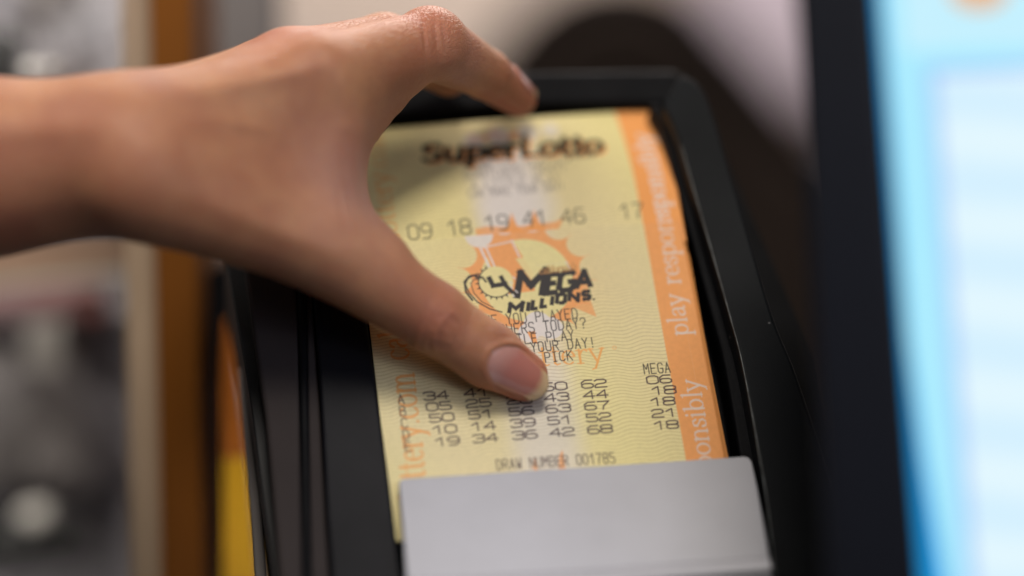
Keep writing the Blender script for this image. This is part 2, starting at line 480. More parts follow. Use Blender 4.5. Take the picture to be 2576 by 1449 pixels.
# ------------------------------------------------------------------ printing: an ink raster laid on a fine paper mesh
class Ink:
    def __init__(s, u0, u1, v0, v1, step):
        s.step = step
        s.u = np.arange(u0, u1 + step * 0.5, step)
        s.v = np.arange(v0, v1 + step * 0.5, step)
        s.c = np.zeros((len(s.v), len(s.u), 3))
        s.soft = step * 0.9
        s.UU, s.VV = np.meshgrid(s.u, s.v)

    def blend(s, a, col, sl=None):
        c = s.c if sl is None else s.c[sl]
        c[...] = c * (1 - a[..., None]) + np.array(col) * a[..., None]

    def box(s, u0, v0, u1, v1):
        i0, i1 = np.searchsorted(s.u, [u0, u1])
        j0, j1 = np.searchsorted(s.v, [v0, v1])
        return slice(max(j0 - 1, 0), j1 + 1), slice(max(i0 - 1, 0), i1 + 1)

    def stroke(s, pts, w, col, nib=None, square=False, alpha=1.0, closed=False):
        """polyline in mm; nib = (thin, thick) swaps the width with the stroke's direction"""
        P = [np.asarray(p, float) for p in pts]
        if closed:
            P.append(P[0])
        m = (nib[1] if nib else w) + s.soft * 2
        al = None
        lo, hi = np.min(P, 0) - m, np.max(P, 0) + m
        sl = s.box(lo[0], lo[1], hi[0], hi[1])
        uu, vv = s.UU[sl], s.VV[sl]
        if uu.size == 0:
            return
        D = np.full(uu.shape, 99.0)
        for k, (a, b) in enumerate(zip(P[:-1], P[1:])):
            d = b - a
            L = math.hypot(*d) + 1e-9
            t = d / L
            x = (uu - a[0]) * t[0] + (vv - a[1]) * t[1]
            y = -(uu - a[0]) * t[1] + (vv - a[1]) * t[0]
            if nib:
                hw = 0.5 * (nib[0] + (nib[1] - nib[0]) * abs(t[1] if nib[2] else t[0]) ** 1.5)
            else:
                hw = 0.5 * w
            if square:
                e0 = hw if (k > 0 or closed) else 0
                e1 = hw if (k < len(P) - 2 or closed) else 0
                dx = np.maximum(-e0 - x, x - L - e1)
                dd = np.maximum(dx, np.abs(y) - hw)
            else:
                xc = np.clip(x, 0, L)
                dd = np.hypot(x - xc, y) - hw
            D = np.minimum(D, dd)
        s.blend(np.clip(0.5 - D / (2 * s.soft), 0, 1) * alpha, col, sl)

    def fill(s, pts, col, alpha=1.0):
        P = np.asarray(pts, float)
        lo, hi = P.min(0) - 1, P.max(0) + 1
        sl = s.box(lo[0], lo[1], hi[0], hi[1])
        uu, vv = s.UU[sl], s.VV[sl]
        if uu.size == 0:
            return
        ins = np.zeros(uu.shape, bool)
        D = np.full(uu.shape, 99.0)
        for a, b in zip(P, np.roll(P, -1, 0)):
            with np.errstate(divide='ignore', invalid='ignore'):
                c = ((a[1] > vv) != (b[1] > vv)) & (uu < (b[0] - a[0]) * (vv - a[1]) / (b[1] - a[1] + 1e-12) + a[0])
            ins ^= c
            d = b - a
            L2 = d @ d + 1e-12
            t = np.clip(((uu - a[0]) * d[0] + (vv - a[1]) * d[1]) / L2, 0, 1)
            D = np.minimum(D, np.hypot(uu - a[0] - t * d[0], vv - a[1] - t * d[1]))
        D = np.where(ins, -D, D)
        s.blend(np.clip(0.5 - D / (2 * s.soft), 0, 1) * alpha, col, sl)

    def disc(s, c, r, col, alpha=1.0, soft=None):
        d = np.hypot(s.UU - c[0], s.VV - c[1]) - r
        s.blend(np.clip(0.5 - d / (2 * (soft or s.soft)), 0, 1) * alpha, col)


def ell(cx, cy, rx, ry, a0=0, a1=360, n=14):
    return [(cx + rx * math.cos(math.radians(a0 + (a1 - a0) * i / n)), cy + ry * math.sin(math.radians(a0 + (a1 - a0) * i / n))) for i in range(n + 1)]


def octo(x0=0.0, y0=0.0, x1=1.0, y1=1.0, c=0.2, d=0.16):
    return [(x0 + c, y0), (x1 - c, y0), (x1, y0 + d), (x1, y1 - d), (x1 - c, y1), (x0 + c, y1), (x0, y1 - d), (x0, y0 + d), (x0 + c, y0)]


TH = {   # receipt printer capitals and figures in a unit box
    '0': [octo(c=.28)], '1': [[(.1, .70), (.62, 1), (.62, 0)]], '2': [[(0, .84), (.22, 1), (.8, 1), (1, .84), (1, .62), (.8, .5), (.2, .42), (0, .24), (0, 0), (1, 0)]],
    '3': [[(0, .88), (.2, 1), (.8, 1), (1, .86), (1, .64), (.8, .53), (.35, .53)], [(.8, .53), (1, .4), (1, .14), (.8, 0), (.2, 0), (0, .12)]],
    '4': [[(.78, 0), (.78, 1), (0, .32), (1, .32)]], '5': [[(.95, 1), (.06, 1), (.06, .56), (.8, .56), (1, .42), (1, .14), (.8, 0), (.2, 0), (0, .1)]],
    '6': [[(.92, 1), (.3, 1), (0, .74), (0, .16), (.22, 0), (.78, 0), (1, .16), (1, .4), (.78, .56), (.2, .56), (0, .42)]],
    '7': [[(0, 1), (1, 1), (.5, .4), (.42, 0)]], '8': [octo(0, .52, 1, 1, .22, .12), octo(0, 0, 1, .52, .22, .12)],
    '9': [[(1, .58), (.8, .44), (.22, .44), (0, .6), (0, .84), (.22, 1), (.78, 1), (1, .84), (1, .3), (.7, 0), (.1, 0)]],
    'A': [[(0, 0), (.5, 1), (1, 0)], [(.18, .34), (.82, .34)]], 'B': [[(0, 0), (0, 1), (.75, 1), (.95, .85), (.95, .65), (.75, .52), (0, .52)], [(.75, .52), (1, .38), (1, .15), (.8, 0), (0, 0)]],
    'C': [[(1, .84), (.78, 1), (.25, 1), (0, .82), (0, .18), (.25, 0), (.78, 0), (1, .16)]], 'D': [[(0, 0), (0, 1), (.65, 1), (1, .75), (1, .25), (.65, 0), (0, 0)]],
    'E': [[(1, 1), (0, 1), (0, 0), (1, 0)], [(0, .52), (.75, .52)]], 'G': [[(1, .84), (.78, 1), (.25, 1), (0, .82), (0, .18), (.25, 0), (.78, 0), (1, .16), (1, .46), (.55, .46)]],
    'H': [[(0, 0), (0, 1)], [(1, 0), (1, 1)], [(0, .52), (1, .52)]], 'I': [[(.5, 0), (.5, 1)], [(.2, 0), (.8, 0)], [(.2, 1), (.8, 1)]], 'K': [[(0, 0), (0, 1)], [(1, 1), (0, .45)], [(.25, .6), (1, 0)]],
    'L': [[(0, 1), (0, 0), (1, 0)]], 'M': [[(0, 0), (0, 1), (.5, .45), (1, 1), (1, 0)]], 'N': [[(0, 0), (0, 1), (1, 0), (1, 1)]], 'O': [octo(c=.25)],
    'P': [[(0, 0), (0, 1), (.78, 1), (1, .86), (1, .62), (.78, .48), (0, .48)]], 'Q': [octo(c=.25), [(.6, .25), (1, 0)]], 'R': [[(0, 0), (0, 1), (.78, 1), (1, .86), (1, .64), (.78, .5), (0, .5)], [(.5, .5), (1, 0)]],
    'S': [[(1, .86), (.8, 1), (.2, 1), (0, .86), (0, .64), (.2, .53), (.8, .47), (1, .36), (1, .14), (.8, 0), (.2, 0), (0, .14)]], 'T': [[(0, 1), (1, 1)], [(.5, 1), (.5, 0)]],
    'U': [[(0, 1), (0, .16), (.22, 0), (.78, 0), (1, .16), (1, 1)]], 'V': [[(0, 1), (.5, 0), (1, 1)]], 'W': [[(0, 1), (.22, 0), (.5, .55), (.78, 0), (1, 1)]], 'Y': [[(0, 1), (.5, .5), (1, 1)], [(.5, .5), (.5, 0)]],
    '?': [[(0, .84), (.2, 1), (.8, 1), (1, .84), (1, .64), (.5, .46), (.5, .26)], [(.5, .06), (.5, 0)]], '!': [[(.5, 1), (.5, .3)], [(.5, .06), (.5, 0)]],
}
_ser = lambda x, y, a=.2: [(x - a, y), (x + a, y)]
SF = {   # book-face lower case, x-height 1, (advance, strokes)
    'n': (1.2, [[(.25, 0), (.25, 1), (.06, .96)], [(.25, .7), (.42, .93), (.62, 1), (.82, .92), (.92, .7), (.92, 0)], _ser(.25, 0), _ser(.92, 0)]),
    'm': (1.8, [[(.25, 0), (.25, 1), (.06, .96)], [(.25, .7), (.4, .93), (.58, 1), (.75, .92), (.85, .7), (.85, 0)], [(.85, .7), (1.0, .93), (1.18, 1), (1.35, .92), (1.45, .7), (1.45, 0)], _ser(.25, 0), _ser(.85, 0), _ser(1.45, 0)]),
    'p': (1.15, [[(.25, -.52), (.25, 1), (.06, .96)], ell(.6, .5, .38, .5), _ser(.25, -.52)]),
    'b': (1.15, [[(.25, 0), (.25, 1.55), (.06, 1.5)], ell(.6, .5, .38, .5)]),
    'l': (.55, [[(.27, 0), (.27, 1.55), (.08, 1.5)], _ser(.27, 0)]),
    'i': (.55, [[(.27, 0), (.27, 1), (.08, .96)], _ser(.27, 0), [(.27, 1.36), (.27, 1.42)]]),
    'a': (1.0, [[(.16, .8), (.28, .95), (.48, 1), (.66, .92), (.72, .72), (.72, .12), (.84, 0), (.96, .06)], [(.72, .6), (.4, .52), (.18, .38), (.14, .2), (.26, .03), (.46, .02), (.72, .22)]]),
    'y': (1.05, [[(.12, 1), (.52, .02)], [(.92, 1), (.52, .02), (.34, -.42), (.14, -.5)], _ser(.14, 1), _ser(.9, 1, .16)]),
    'r': (.82, [[(.25, 0), (.25, 1), (.06, .96)], [(.25, .62), (.42, .92), (.6, 1), (.74, .88)], _ser(.25, 0)]),
    'e': (.95, [[(.12, .55), (.82, .55)], ell(.48, .5, .38, .5, 8, 310)]),
    's': (.82, [[(.68, .78), (.56, .97), (.38, 1), (.2, .9), (.18, .7), (.4, .55), (.64, .42), (.7, .22), (.56, .04), (.36, 0), (.18, .08), (.12, .28)]]),
    'o': (1.05, [ell(.5, .5, .42, .5)]), 'c': (.95, [ell(.5, .5, .4, .5, 45, 315)]),
    't': (.7, [[(.28, 1.32), (.28, .14), (.4, .02), (.6, .08)], [(.04, 1), (.6, 1)]]), '.': (.55, [[(.25, .06), (.27, .08)]]), ' ': (.8, []),
    'f': (.6, [[(.28, 0), (.28, 1.2), (.4, 1.5), (.62, 1.45)], [(.04, 1), (.55, 1)]]), "'": (.3, [[(.15, 1.5), (.13, 1.25)]]),
    'S': (1.15, [[(.95, 1.2), (.75, 1.45), (.4, 1.48), (.15, 1.25), (.2, .98), (.5, .8), (.85, .6), (.95, .3), (.75, .03), (.4, 0), (.1, .2)]]),
    'u': (1.2, [[(.2, 1), (.2, .3), (.35, .04), (.55, 0), (.75, .1), (.92, .35)], [(.92, 1), (.92, 0)]]),
    'L': (1.15, [[(.25, 1.6), (.25, .06), (1.05, .06)]]), 'P': (1.1, [[(.2, 0), (.2, 1.45)], ell(.5, 1.1, .4, .38, 150, -150)]),
}
UPV = (-0.157, -1.0)      # the ticket's upward direction in the sights used here


def line_of(ink, txt, p0, p1, h0, h1, w, col, gap=0.34, slant=0.0, square=False, font=TH, alpha=1.0):
    """receipt lettering whose baseline runs between two sights"""
    n = len(txt)
    for i, ch in enumerate(txt):
        if ch == ' ' or ch not in font:
            continue
        t0, t1 = i / n, (i + 1 - gap) / n
        q0 = np.array(p0) + (np.array(p1) - np.array(p0)) * t0
        q1 = np.array(p0) + (np.array(p1) - np.array(p0)) * t1
        h = h0 + (h1 - h0) * (t0 + t1) / 2
        a, b = uv(*q0), uv(*q1)
        c = uv(q0[0] + (UPV[0] + slant) * h, q0[1] + UPV[1] * h)
        for st in font[ch]:
            ink.stroke([a + (b - a) * x + (c - a) * y for x, y in st], w, col, square=square, alpha=alpha)


def serif_line(ink, txt, at, ux, uy, col, thin=.07, thick=.19, alpha=1.0):
    """book-face lettering: at = start in mm, ux / uy = one x-height along and up"""
    x = 0.0
    ux, uy = np.asarray(ux, float), np.asarray(uy, float)
    s_ = np.linalg.norm(uy)
    vert = abs(uy[1]) > abs(uy[0])
    for ch in txt:
        adv, strokes = SF[ch]
        for st in strokes:
            ink.stroke([np.asarray(at) + ux * (x + p[0]) + uy * p[1] for p in st], thick * s_, col, nib=(thin * s_, thick * s_, vert), alpha=alpha)
        x += adv
    return x


YEL = np.array((0.83, 0.73, 0.34))
YEL2 = np.array((0.84, 0.72, 0.40))
WHI = np.array((0.80, 0.74, 0.70))
ORG = np.array((0.90, 0.38, 0.115))
ORL = np.array((0.88, 0.42, 0.11))
BLK = np.array((0.012, 0.007, 0.009))
PLUM = np.array((0.05, 0.016, 0.027))


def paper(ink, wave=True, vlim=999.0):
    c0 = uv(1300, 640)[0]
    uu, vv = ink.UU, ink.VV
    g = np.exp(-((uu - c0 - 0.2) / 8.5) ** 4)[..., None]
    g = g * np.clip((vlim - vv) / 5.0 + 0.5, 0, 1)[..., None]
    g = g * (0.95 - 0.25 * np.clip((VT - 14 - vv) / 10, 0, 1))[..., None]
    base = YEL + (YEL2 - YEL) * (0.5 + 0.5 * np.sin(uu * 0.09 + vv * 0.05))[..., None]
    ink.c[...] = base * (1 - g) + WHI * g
    if wave:
        ph = vv / 0.92 + 0.36 * np.sin(uu * 0.72 + 0.05 * vv) + 0.6 * np.sin(uu * 0.16 + vv * 0.2)
        a = np.clip(1 - np.abs((ph % 1) - 0.5) / 0.15, 0, 1) * 0.62
        ink.blend(a, (0.40, 0.28, 0.12))


def side_stripe(ink, off=0.0):
    a = np.clip((ink.UU - STR) / ink.step + 0.5, 0, 1)
    ink.blend(a, ORG)
    g = np.clip(1 - np.abs(ink.UU - (STR + 6.0)) / 0.1, 0, 1) * 0.25
    ink.blend(g, (0.95, 0.55, 0.3))


STR = 71.0
RGT = 80.2
VT = uv(1625, 563)[1]                 # top edge of the front ticket


def sun(ink, c, R, flames_only=False, vmin=-99):
    c = np.asarray(c)
    n = 15
    old = ink.c.copy()
    ink.disc(c, R, ORG, 0.96)
    for i in range(n):
        a = math.radians(151 - 24 * i)
        e = np.array((math.cos(a), math.sin(a)))
        q = c + e * R * 0.985
        d_ = np.hypot(ink.UU - q[0], ink.VV - q[1]) - R * 0.203
        al = np.clip(0.5 - d_ / (2 * ink.soft), 0, 1)
        ink.c = ink.c * (1 - al[..., None]) + old * al[..., None]
        if not flames_only and e[1] > 0.15 and -0.65 < e[0] < 0.4:
            ink.blend(al * 0.85, WHI)
    out_ = np.clip((np.hypot(ink.UU - c[0], ink.VV - c[1]) - R * 1.005) / ink.soft, 0, 1)[..., None]
    if not flames_only:
        ink.disc(c, R * 0.66, YEL)
    else:
        al = np.clip(0.5 - (np.hypot(ink.UU - c[0], ink.VV - c[1]) - R * 0.70) / (2 * ink.soft), 0, 1)[..., None]
        ink.c = ink.c * (1 - al) + old * al


def front_print():
    ink = Ink(-0.5, RGT, -22.0, VT, 0.125)
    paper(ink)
    c = uv(1325, 708)
    ink.disc(c, 21, (0.86, 0.62, 0.30), 0.22, soft=6)
    sun(ink, c, 17.4)
    P = lambda *l: [uv(*q) for q in l]
    ink.fill(P((1216, 628), (1290, 612), (1340, 690), (1345, 735), (1262, 745)), ORG)
    for a, b, ww in (((1208, 628), (1262, 742), 0.55), ((1221, 625), (1276, 744), 0.45), ((1287, 610), (1306, 650), 0.4), ((1425, 668), (1448, 700), 0.4), ((1350, 672), (1425, 664), 0.35), ((1214, 627), (1290, 611), 0.35)):
        ink.stroke(P(a, b), ww, WHI)
    ink.fill(P((1296, 655), (1342, 648), (1420, 662), (1444, 700), (1340, 714)), YEL, 0.9)
    ink.fill(P((1440, 690), (1480, 690), (1478, 740), (1500, 800), (1440, 775)), ORG, 0.8)
    # cloud scallops under the sun
    for q, r in (((1352, 818), 3.4), ((1385, 828), 3.0), ((1330, 840), 2.6)):
        ink.disc(uv(*q), r, WHI)
    ink.fill(P((1325, 838), (1345, 836), (1352, 868), (1340, 866)), ORG)
    ink.fill(P((1405, 1152), (1414, 1136), (1420, 1165), (1424, 1200), (1404, 1200)), ORG, 0.8)
    ink.fill(P((1338, 1180), (1345, 1155), (1356, 1200)), ORG, 0.7)
    side_stripe(ink)
    # upright words on both sides
    def up_words(txt, p_lo, p_hi, unit, col, al=1.0, tall=1.0, **k):
        a, b = uv(*p_lo), uv(*p_hi)
        d = (b - a) / np.linalg.norm(b - a)
        serif_line(ink, txt, a, d * unit * 0.98, np.array((-d[1], d[0])) * unit * 0.98 * tall, col, alpha=al, **k)
    up_words('responsibly', (1806, 1260), (1757, 950), 3.25, WHI * np.array((1.0, .88, .80)), 0.9)
    up_words('play responsibly', (1733, 845), (1700, 640), 3.2, WHI * np.array((1.0, .88, .80)), 0.9)
    up_words('calottery.com', (1085, 1318), (1042, 960), 3.35, ORL * np.array((1.0, .9, .8)), 0.85, tall=1.32, thin=.07, thick=.17)
    up_words('calottery.com', (1031, 904), (975, 560), 3.35, ORL * np.array((1.0, .9, .8)), 0.75, tall=1.32, thin=.07, thick=.17)
    # lottery name
    a, b = uv(1218, 936), uv(1512, 913)
    d = (b - a) / np.linalg.norm(b - a)
    serif_line(ink, 'calottery', a, d * 3.85, np.array((-d[1], d[0])) * 3.7, ORL, thin=.07, thick=.16)
    ink.stroke([uv(1545, 877) + np.array(q) for q in ell(0, 0, .45, .45)], .12, ORL)
    # receipt text
    T = lambda s, a, b, h, w=0.27, col=BLK, **k: line_of(ink, s, a, b, h, h, w, col, **k)
    T('HAVE YOU PLAYED', (1184, 826), (1459, 803), 25)
    T('SCRATCHERS TODAY?', (1166, 854), (1480, 827), 25)
    T('A LITTLE PLAY', (1210, 877), (1450, 857), 24)
    T('CAN MAKE YOUR DAY!', (1172, 903), (1503, 875), 24)
    T('QUICK PICK', (1262, 925), (1446, 908), 24)
    T('DRAW NUMBER 001785', (1251, 1185), (1552, 1167), 25, col=PLUM)
    rows = [('34', '41', '56', '60', '62', '06'), ('05', '25', '28', '43', '44', '18'), ('50', '51', '56', '63', '67', '18'), ('10', '14', '39', '51', '52', '21'), ('19', '34', '36', '42', '68', '18')]
    rows[0] = ('34', '41', '50', '60', '62', '06')
    cols_x = [(1067, 1095), (1168, 1191), (1272, 1290), (1365, 1383), (1464, 1479), (1628, 1645)]
    y_of0 = lambda x: 1009 - (x - 1067) * 0.0735
    for r, row in enumerate(rows):
        for c_, s in enumerate(row):
            x = cols_x[c_][0] + (cols_x[c_][1] - cols_x[c_][0]) * r / 4 + (7 if s[0] == '1' and r == 1 and c_ == 5 else 0)
            yy = y_of0(cols_x[c_][0]) + (0, 27, 55.5, 85, 115)[r] + 1
            T(s, (x, yy), (x + 66, yy - 5.0), 19.5, 0.36, PLUM, gap=0.14)
        x = 1003 + r * 4.4
        T('ABCDE'[r], (x, 1018 + r * 29.8), (x + 21, 1017 + r * 29.8), 23, 0.3, PLUM, alpha=0.9)
    T('MEGA', (1621, 943), (1692, 938), 25)
    # game logo: heavy slanted capitals and a toothed wheel
    for ch, xa, xb, yb, yt, ww, sl_ in (('M', 1299, 1362, 754, 690, 1.75, .16), ('E', 1374, 1403, 741, 695, 1.5, .12), ('G', 1405, 1441, 735, 691, 1.45, .12), ('A', 1448, 1486, 729, 688, 1.4, .04),
                                      ('M', 1280, 1311, 791, 768, 1.05, .16), ('i', 1327, 1327, 786, 763, 1.0, .12), ('L', 1338, 1352, 780, 758, 1.0, .12), ('L', 1361, 1375, 775, 753, 1.0, .12),
                                      ('i', 1387, 1387, 771, 748, 1.0, .12), ('O', 1400, 1420, 766, 745, 1.0, .08), ('N', 1431, 1453, 761, 741, 1.0, .08), ('S', 1466, 1482, 756, 737, .95, .04)):
        o_, h_ = uv(xa, yb), uv(xa + sl_ * (yb - yt), yt) - uv(xa, yb)
        w_ = uv(max(xb, xa + 1), yb - (xb - xa) * 0.10) - o_ if ch != 'i' else np.zeros(2)
        for st in ([[(0, 0), (0, 1)]] if ch == 'i' else TH[ch]):
            ink.stroke([o_ + w_ * x + h_ * y for x, y in st], ww, BLK, square=True)
    ink.disc(uv(1493, 756), .3, BLK)
    cw = uv(1247, 712)
    ink.disc(cw, 4.3, YEL)
    ink.stroke([cw + 4.3 * np.array((math.cos(a), math.sin(a))) for a in np.linspace(2.0, 5.6, 22)], 0.3, BLK)
    for a in np.linspace(2.0, 5.5, 13):
        e = np.array((math.cos(a), math.sin(a)))
        ink.fill([cw + 4.3 * e + .32 * np.array((-e[1], e[0])), cw + 5.2 * e, cw + 4.3 * e - .32 * np.array((-e[1], e[0]))], BLK)
    ink.stroke(P((1228, 699), (1240, 722), (1262, 719), (1276, 716)), 1.25, BLK, square=True)
    ink.stroke(P((1258, 697), (1272, 722), (1292, 742)), 1.1, BLK, square=True)
    ink.stroke(P((1212, 700), (1190, 697), (1176, 704), (1170, 718), (1180, 740), (1200, 762), (1232, 780), (1262, 788)), 0.35, BLK)
    ink.stroke(P((1200, 694), (1180, 698), (1168, 712), (1172, 738), (1188, 758)), 0.5, BLK)
    ink.stroke(P((1208, 706), (1192, 706), (1184, 716), (1192, 740), (1212, 762), (1240, 776)), 0.22, BLK)
    ink.stroke(P((1196, 700), (1214, 702), (1222, 712)), 0.5, BLK)
    for q in ((1282, 712), (1290, 700), (1284, 724), (1296, 734), (1288, 744)):
        ink.stroke(P(q, (q[0] + 5, q[1] + 5)), 0.3, WHI)
    serif_line(ink, "california's", uv(1356, 694), uv(1366, 692.8) - uv(1356, 694), uv(1356, 682) - uv(1356, 694), ORL * .55, thin=.1, thick=.2)
    return ink


def rear_print():
    v1 = uv(1560, 272)[1]
    ink = Ink(-0.5, RGT + 1.2, VT - 6.0, v1, 0.2)
    paper(ink, wave=True, vlim=uv(1262, 372)[1])
    c = uv(1262, 442)
    sun(ink, c, 16.5, flames_only=True)
    keep = Ink(-0.5, RGT + 1.2, VT - 6.0, v1, 0.2)
    paper(keep, vlim=uv(1262, 372)[1])
    lim = uv(1262, 352)[1]
    a_ = np.clip((lim - ink.VV) / 3.0 + 0.5, 0, 1)[..., None]
    ink.c[...] = ink.c * (1 - a_) + keep.c * a_
    for q, r in (((1192, 352), 2.6), ((1255, 338), 2.9), ((1330, 330), 2.9), ((1390, 322), 2.2)):
        ink.disc(uv(*q), r, WHI, 0.6)
    ink.disc(uv(1300, 520), 9.5, WHI, 0.6, soft=3)
    # tips of the front ticket's own flames, printed across the cut line
    for q, hh in (((1288, 578), 40), ((1345, 572), 42)):
        ink.fill([uv(q[0] - 32, q[1] + 14), uv(q[0] - 10, q[1] - 8), uv(q[0] - 2, q[1] - hh), uv(q[0] + 12, q[1] - 8), uv(q[0] + 36, q[1] + 8)], ORG, 0.95)
    ink.fill([uv(1195, 578), uv(1225, 572), uv(1290, 574), uv(1400, 560), uv(1420, 545), uv(1400, 590), uv(1200, 600)], ORG, 0.8)
    side_stripe(ink)
    a, b = uv(1716, 720), uv(1640, 310)
    d = (b - a) / np.linalg.norm(b - a)
    serif_line(ink, 'play responsibly', a + d * 1.5, d * 3.0, np.array((-d[1], d[0])) * 3.0, WHI * np.array((1., .9, .85)), thin=.12, thick=.25)
    a, b = uv(1012, 660), uv(960, 330)
    d = (b - a) / np.linalg.norm(b - a)
    serif_line(ink, 'calottery.com', a, d * 3.4, np.array((-d[1], d[0])) * 3.4, ORL, alpha=.75)
    GR = np.array((0.16, 0.14, 0.14))
    T = lambda s, a, b, h, w=0.24, col=GR, **k: line_of(ink, s, a, b, h, h, w, col, **k)
    T('HAVE YOU PLAYED', (1176, 428), (1422, 408), 20, alpha=.75)
    T('SCRATCHERS TODAY?', (1168, 452), (1430, 431), 20, alpha=.75)
    T('A LITTLE PLAY', (1188, 478), (1415, 459), 20, alpha=.75)
    T('CAN MAKE YOUR DAY!', (1180, 500), (1425, 480), 20, alpha=.75)
    for x, y, s in ((1030, 604, '09'), (1128, 594, '18'), (1222, 583, '19'), (1318, 572, '41'), (1414, 566, '46'), (1562, 552, '17')):
        T(s, (x, y), (x + 66, y - 5), 36, 0.36, np.array((.07, .06, .05)), gap=0.25)
    T('A', (962, 606), (984, 605), 30, 0.3)
    # game name in heavy slanted script with an orange shadow
    a, b = uv(1060, 405), uv(1522, 380)
    d = (b - a) / np.linalg.norm(b - a)
    up = np.array((-d[1], d[0])) + 0.18 * d
    L = sum(SF[ch][0] for ch in 'SuperLotto')
    un = np.linalg.norm(b - a) / L
    for off, col in ((np.array((.5, -.55)), ORG), (np.zeros(2), np.array((.012, .02, .014)))):
        serif_line(ink, 'SuperLotto', a + off, d * un, up * 3.5, col, thin=.24, thick=.5)
    a = uv(1428, 396)
    serif_line(ink, 'Plus' if False else 'plus', a, d * 2.0, up * 1.3, np.array((.02, .025, .02)), thin=.2, thick=.3)
    return ink


mp = bpy.data.materials.new('printed_ticket_paper')
mp.use_nodes = True
nd, ln = nt(mp)
bs = nd['Principled BSDF']
ca = nd.new('ShaderNodeVertexColor')
ca.layer_name = 'ink'
tc = nd.new('ShaderNodeTexCoord')
fn = nd.new('ShaderNodeTexNoise')
fn.inputs['Scale'].default_value = 900
fn.inputs['Detail'].default_value = 5
ln.new(tc.outputs['Object'], fn.inputs['Vector'])
mr = nd.new('ShaderNodeMapRange')
mr.inputs['To Min'].default_value = 0.88
mr.inputs['To Max'].default_value = 1.06
ln.new(fn.outputs[0], mr.inputs['Value'])
mm = nd.new('ShaderNodeVectorMath')
mm.operation = 'MULTIPLY'
ln.new(ca.outputs[0], mm.inputs[0])
ln.new(mr.outputs[0], mm.inputs[1])
ln.new(mm.outputs[0], bs.inputs['Base Color'])
bs.inputs['Roughness'].default_value = 0.55
bs.inputs['Specular IOR Level'].default_value = 0.35
bp = nd.new('ShaderNodeBump')
bp.inputs['Strength'].default_value = 0.08
bp.inputs['Distance'].default_value = 0.0001
ln.new(fn.outputs[0], bp.inputs['Height'])
ln.new(bp.outputs[0], bs.inputs['Normal'])


def sheet(name, ink, h, label, group, rot=0.0, shift=(0, 0), curl=0.0, thick=0.12, lean=0.0):
    uu, vv = ink.UU.copy(), ink.VV.copy()
    vtop = ink.v[-1]
    # soft curl of the free top corner and a shallow bow across the sheet
    k = np.clip((vv - (vtop - 26)) / 26, 0, 1) ** 2
    e = np.clip((uu - 40) / 42, 0, 1)
    hh = h + 0.55 * np.sin(np.pi * np.clip(uu / 82, 0, 1)) + 0.15 * np.sin(vv * 0.11 + uu * 0.03) - 1.6 * curl * k
    us = uu - curl * 2.3 * k * e - 0.0
    if rot:
        cr, sr = math.cos(rot), math.sin(rot)
        us, vv = us * cr - vv * sr, us * sr + vv * cr
    us, vv = us + shift[0], vv + shift[1]
    co = T0 + us[..., None] * U + vv[..., None] * V + hh[..., None] * N
    if lean:                              # the sheet leans back from the pile above the cut line
        drop = -lean * np.clip(vv - VT + 1.0, 0, None)
        co = co * (1 + drop / (co @ N))[..., None]
    ny, nx = uu.shape
    idx = np.arange(ny * nx).reshape(ny, nx)
    f = np.stack([idx[:-1, :-1], idx[:-1, 1:], idx[1:, 1:], idx[1:, :-1]], -1).reshape(-1, 4)
    o = mesh(name, co.reshape(-1, 3), f, mp, smooth=True, cols={'ink': ink.c.reshape(-1, 3)})
    tag(o, label, 'lottery ticket', group)
    s = o.modifiers.new('paper', 'SOLIDIFY')
    s.thickness = thick * 0.001
    s.offset = -1
    return o


GT = 'lottery tickets stacked in the tray'
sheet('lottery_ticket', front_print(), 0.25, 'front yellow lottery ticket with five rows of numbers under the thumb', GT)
ri = rear_print()
sheet('lottery_ticket', ri, -0.15, 'upper yellow lottery ticket with heavy black game name, peeking above front one', GT, curl=1.0, lean=0.24)
pl_ = Ink(-0.5, RGT, -22, uv(1640, 430)[1], 0.6)
paper(pl_, False)
side_stripe(pl_)
sheet('lottery_ticket', pl_, -0.75, 'lottery ticket directly behind the front ones, only its orange right edge showing', GT, lean=0.24, shift=(1.15, 0), rot=-0.002)
pl2 = Ink(-0.5, RGT, -22, uv(1640, 640)[1], 0.6)
paper(pl2, False)
side_stripe(pl2)
sheet('lottery_ticket', pl2, -1.2, 'rearmost lottery ticket, a second thin orange edge low on the right', GT, lean=0.24, shift=(1.75, 0), rot=0.003)

# ------------------------------------------------------------------ the arm and hand: one continuous skin
def rcone(p, a, b, r1, r2):
    a, b = np.asarray(a, np.float32), np.asarray(b, np.float32)
    ba = b - a
    l2 = float(ba @ ba)
    rr = r1 - r2
    a2 = l2 - rr * rr
    il2 = 1.0 / l2
    pa = p - a
    y = pa @ ba
    z = y - l2
    q = pa * l2 - y[..., None] * ba
    x2 = np.einsum('...i,...i->...', q, q)
    y2 = y * y * l2
    z2 = z * z * l2
    k = np.sign(rr) * rr * rr * x2
    out = (np.sqrt(x2 * a2 * il2) + y * rr) * il2 - r1
    c2 = np.sign(y) * a2 * y2 < k
    out = np.where(c2, np.sqrt(x2 + y2) * il2 - r1, out)
    c1 = np.sign(z) * a2 * z2 > k
    out = np.where(c1, np.sqrt(x2 + z2) * il2 - r2, out)
    return out.astype(np.float32)


def smin(a, b, k):
    h = np.maximum(k - np.abs(a - b), 0) / k
    return np.minimum(a, b) - h * h * h * k / 6.0


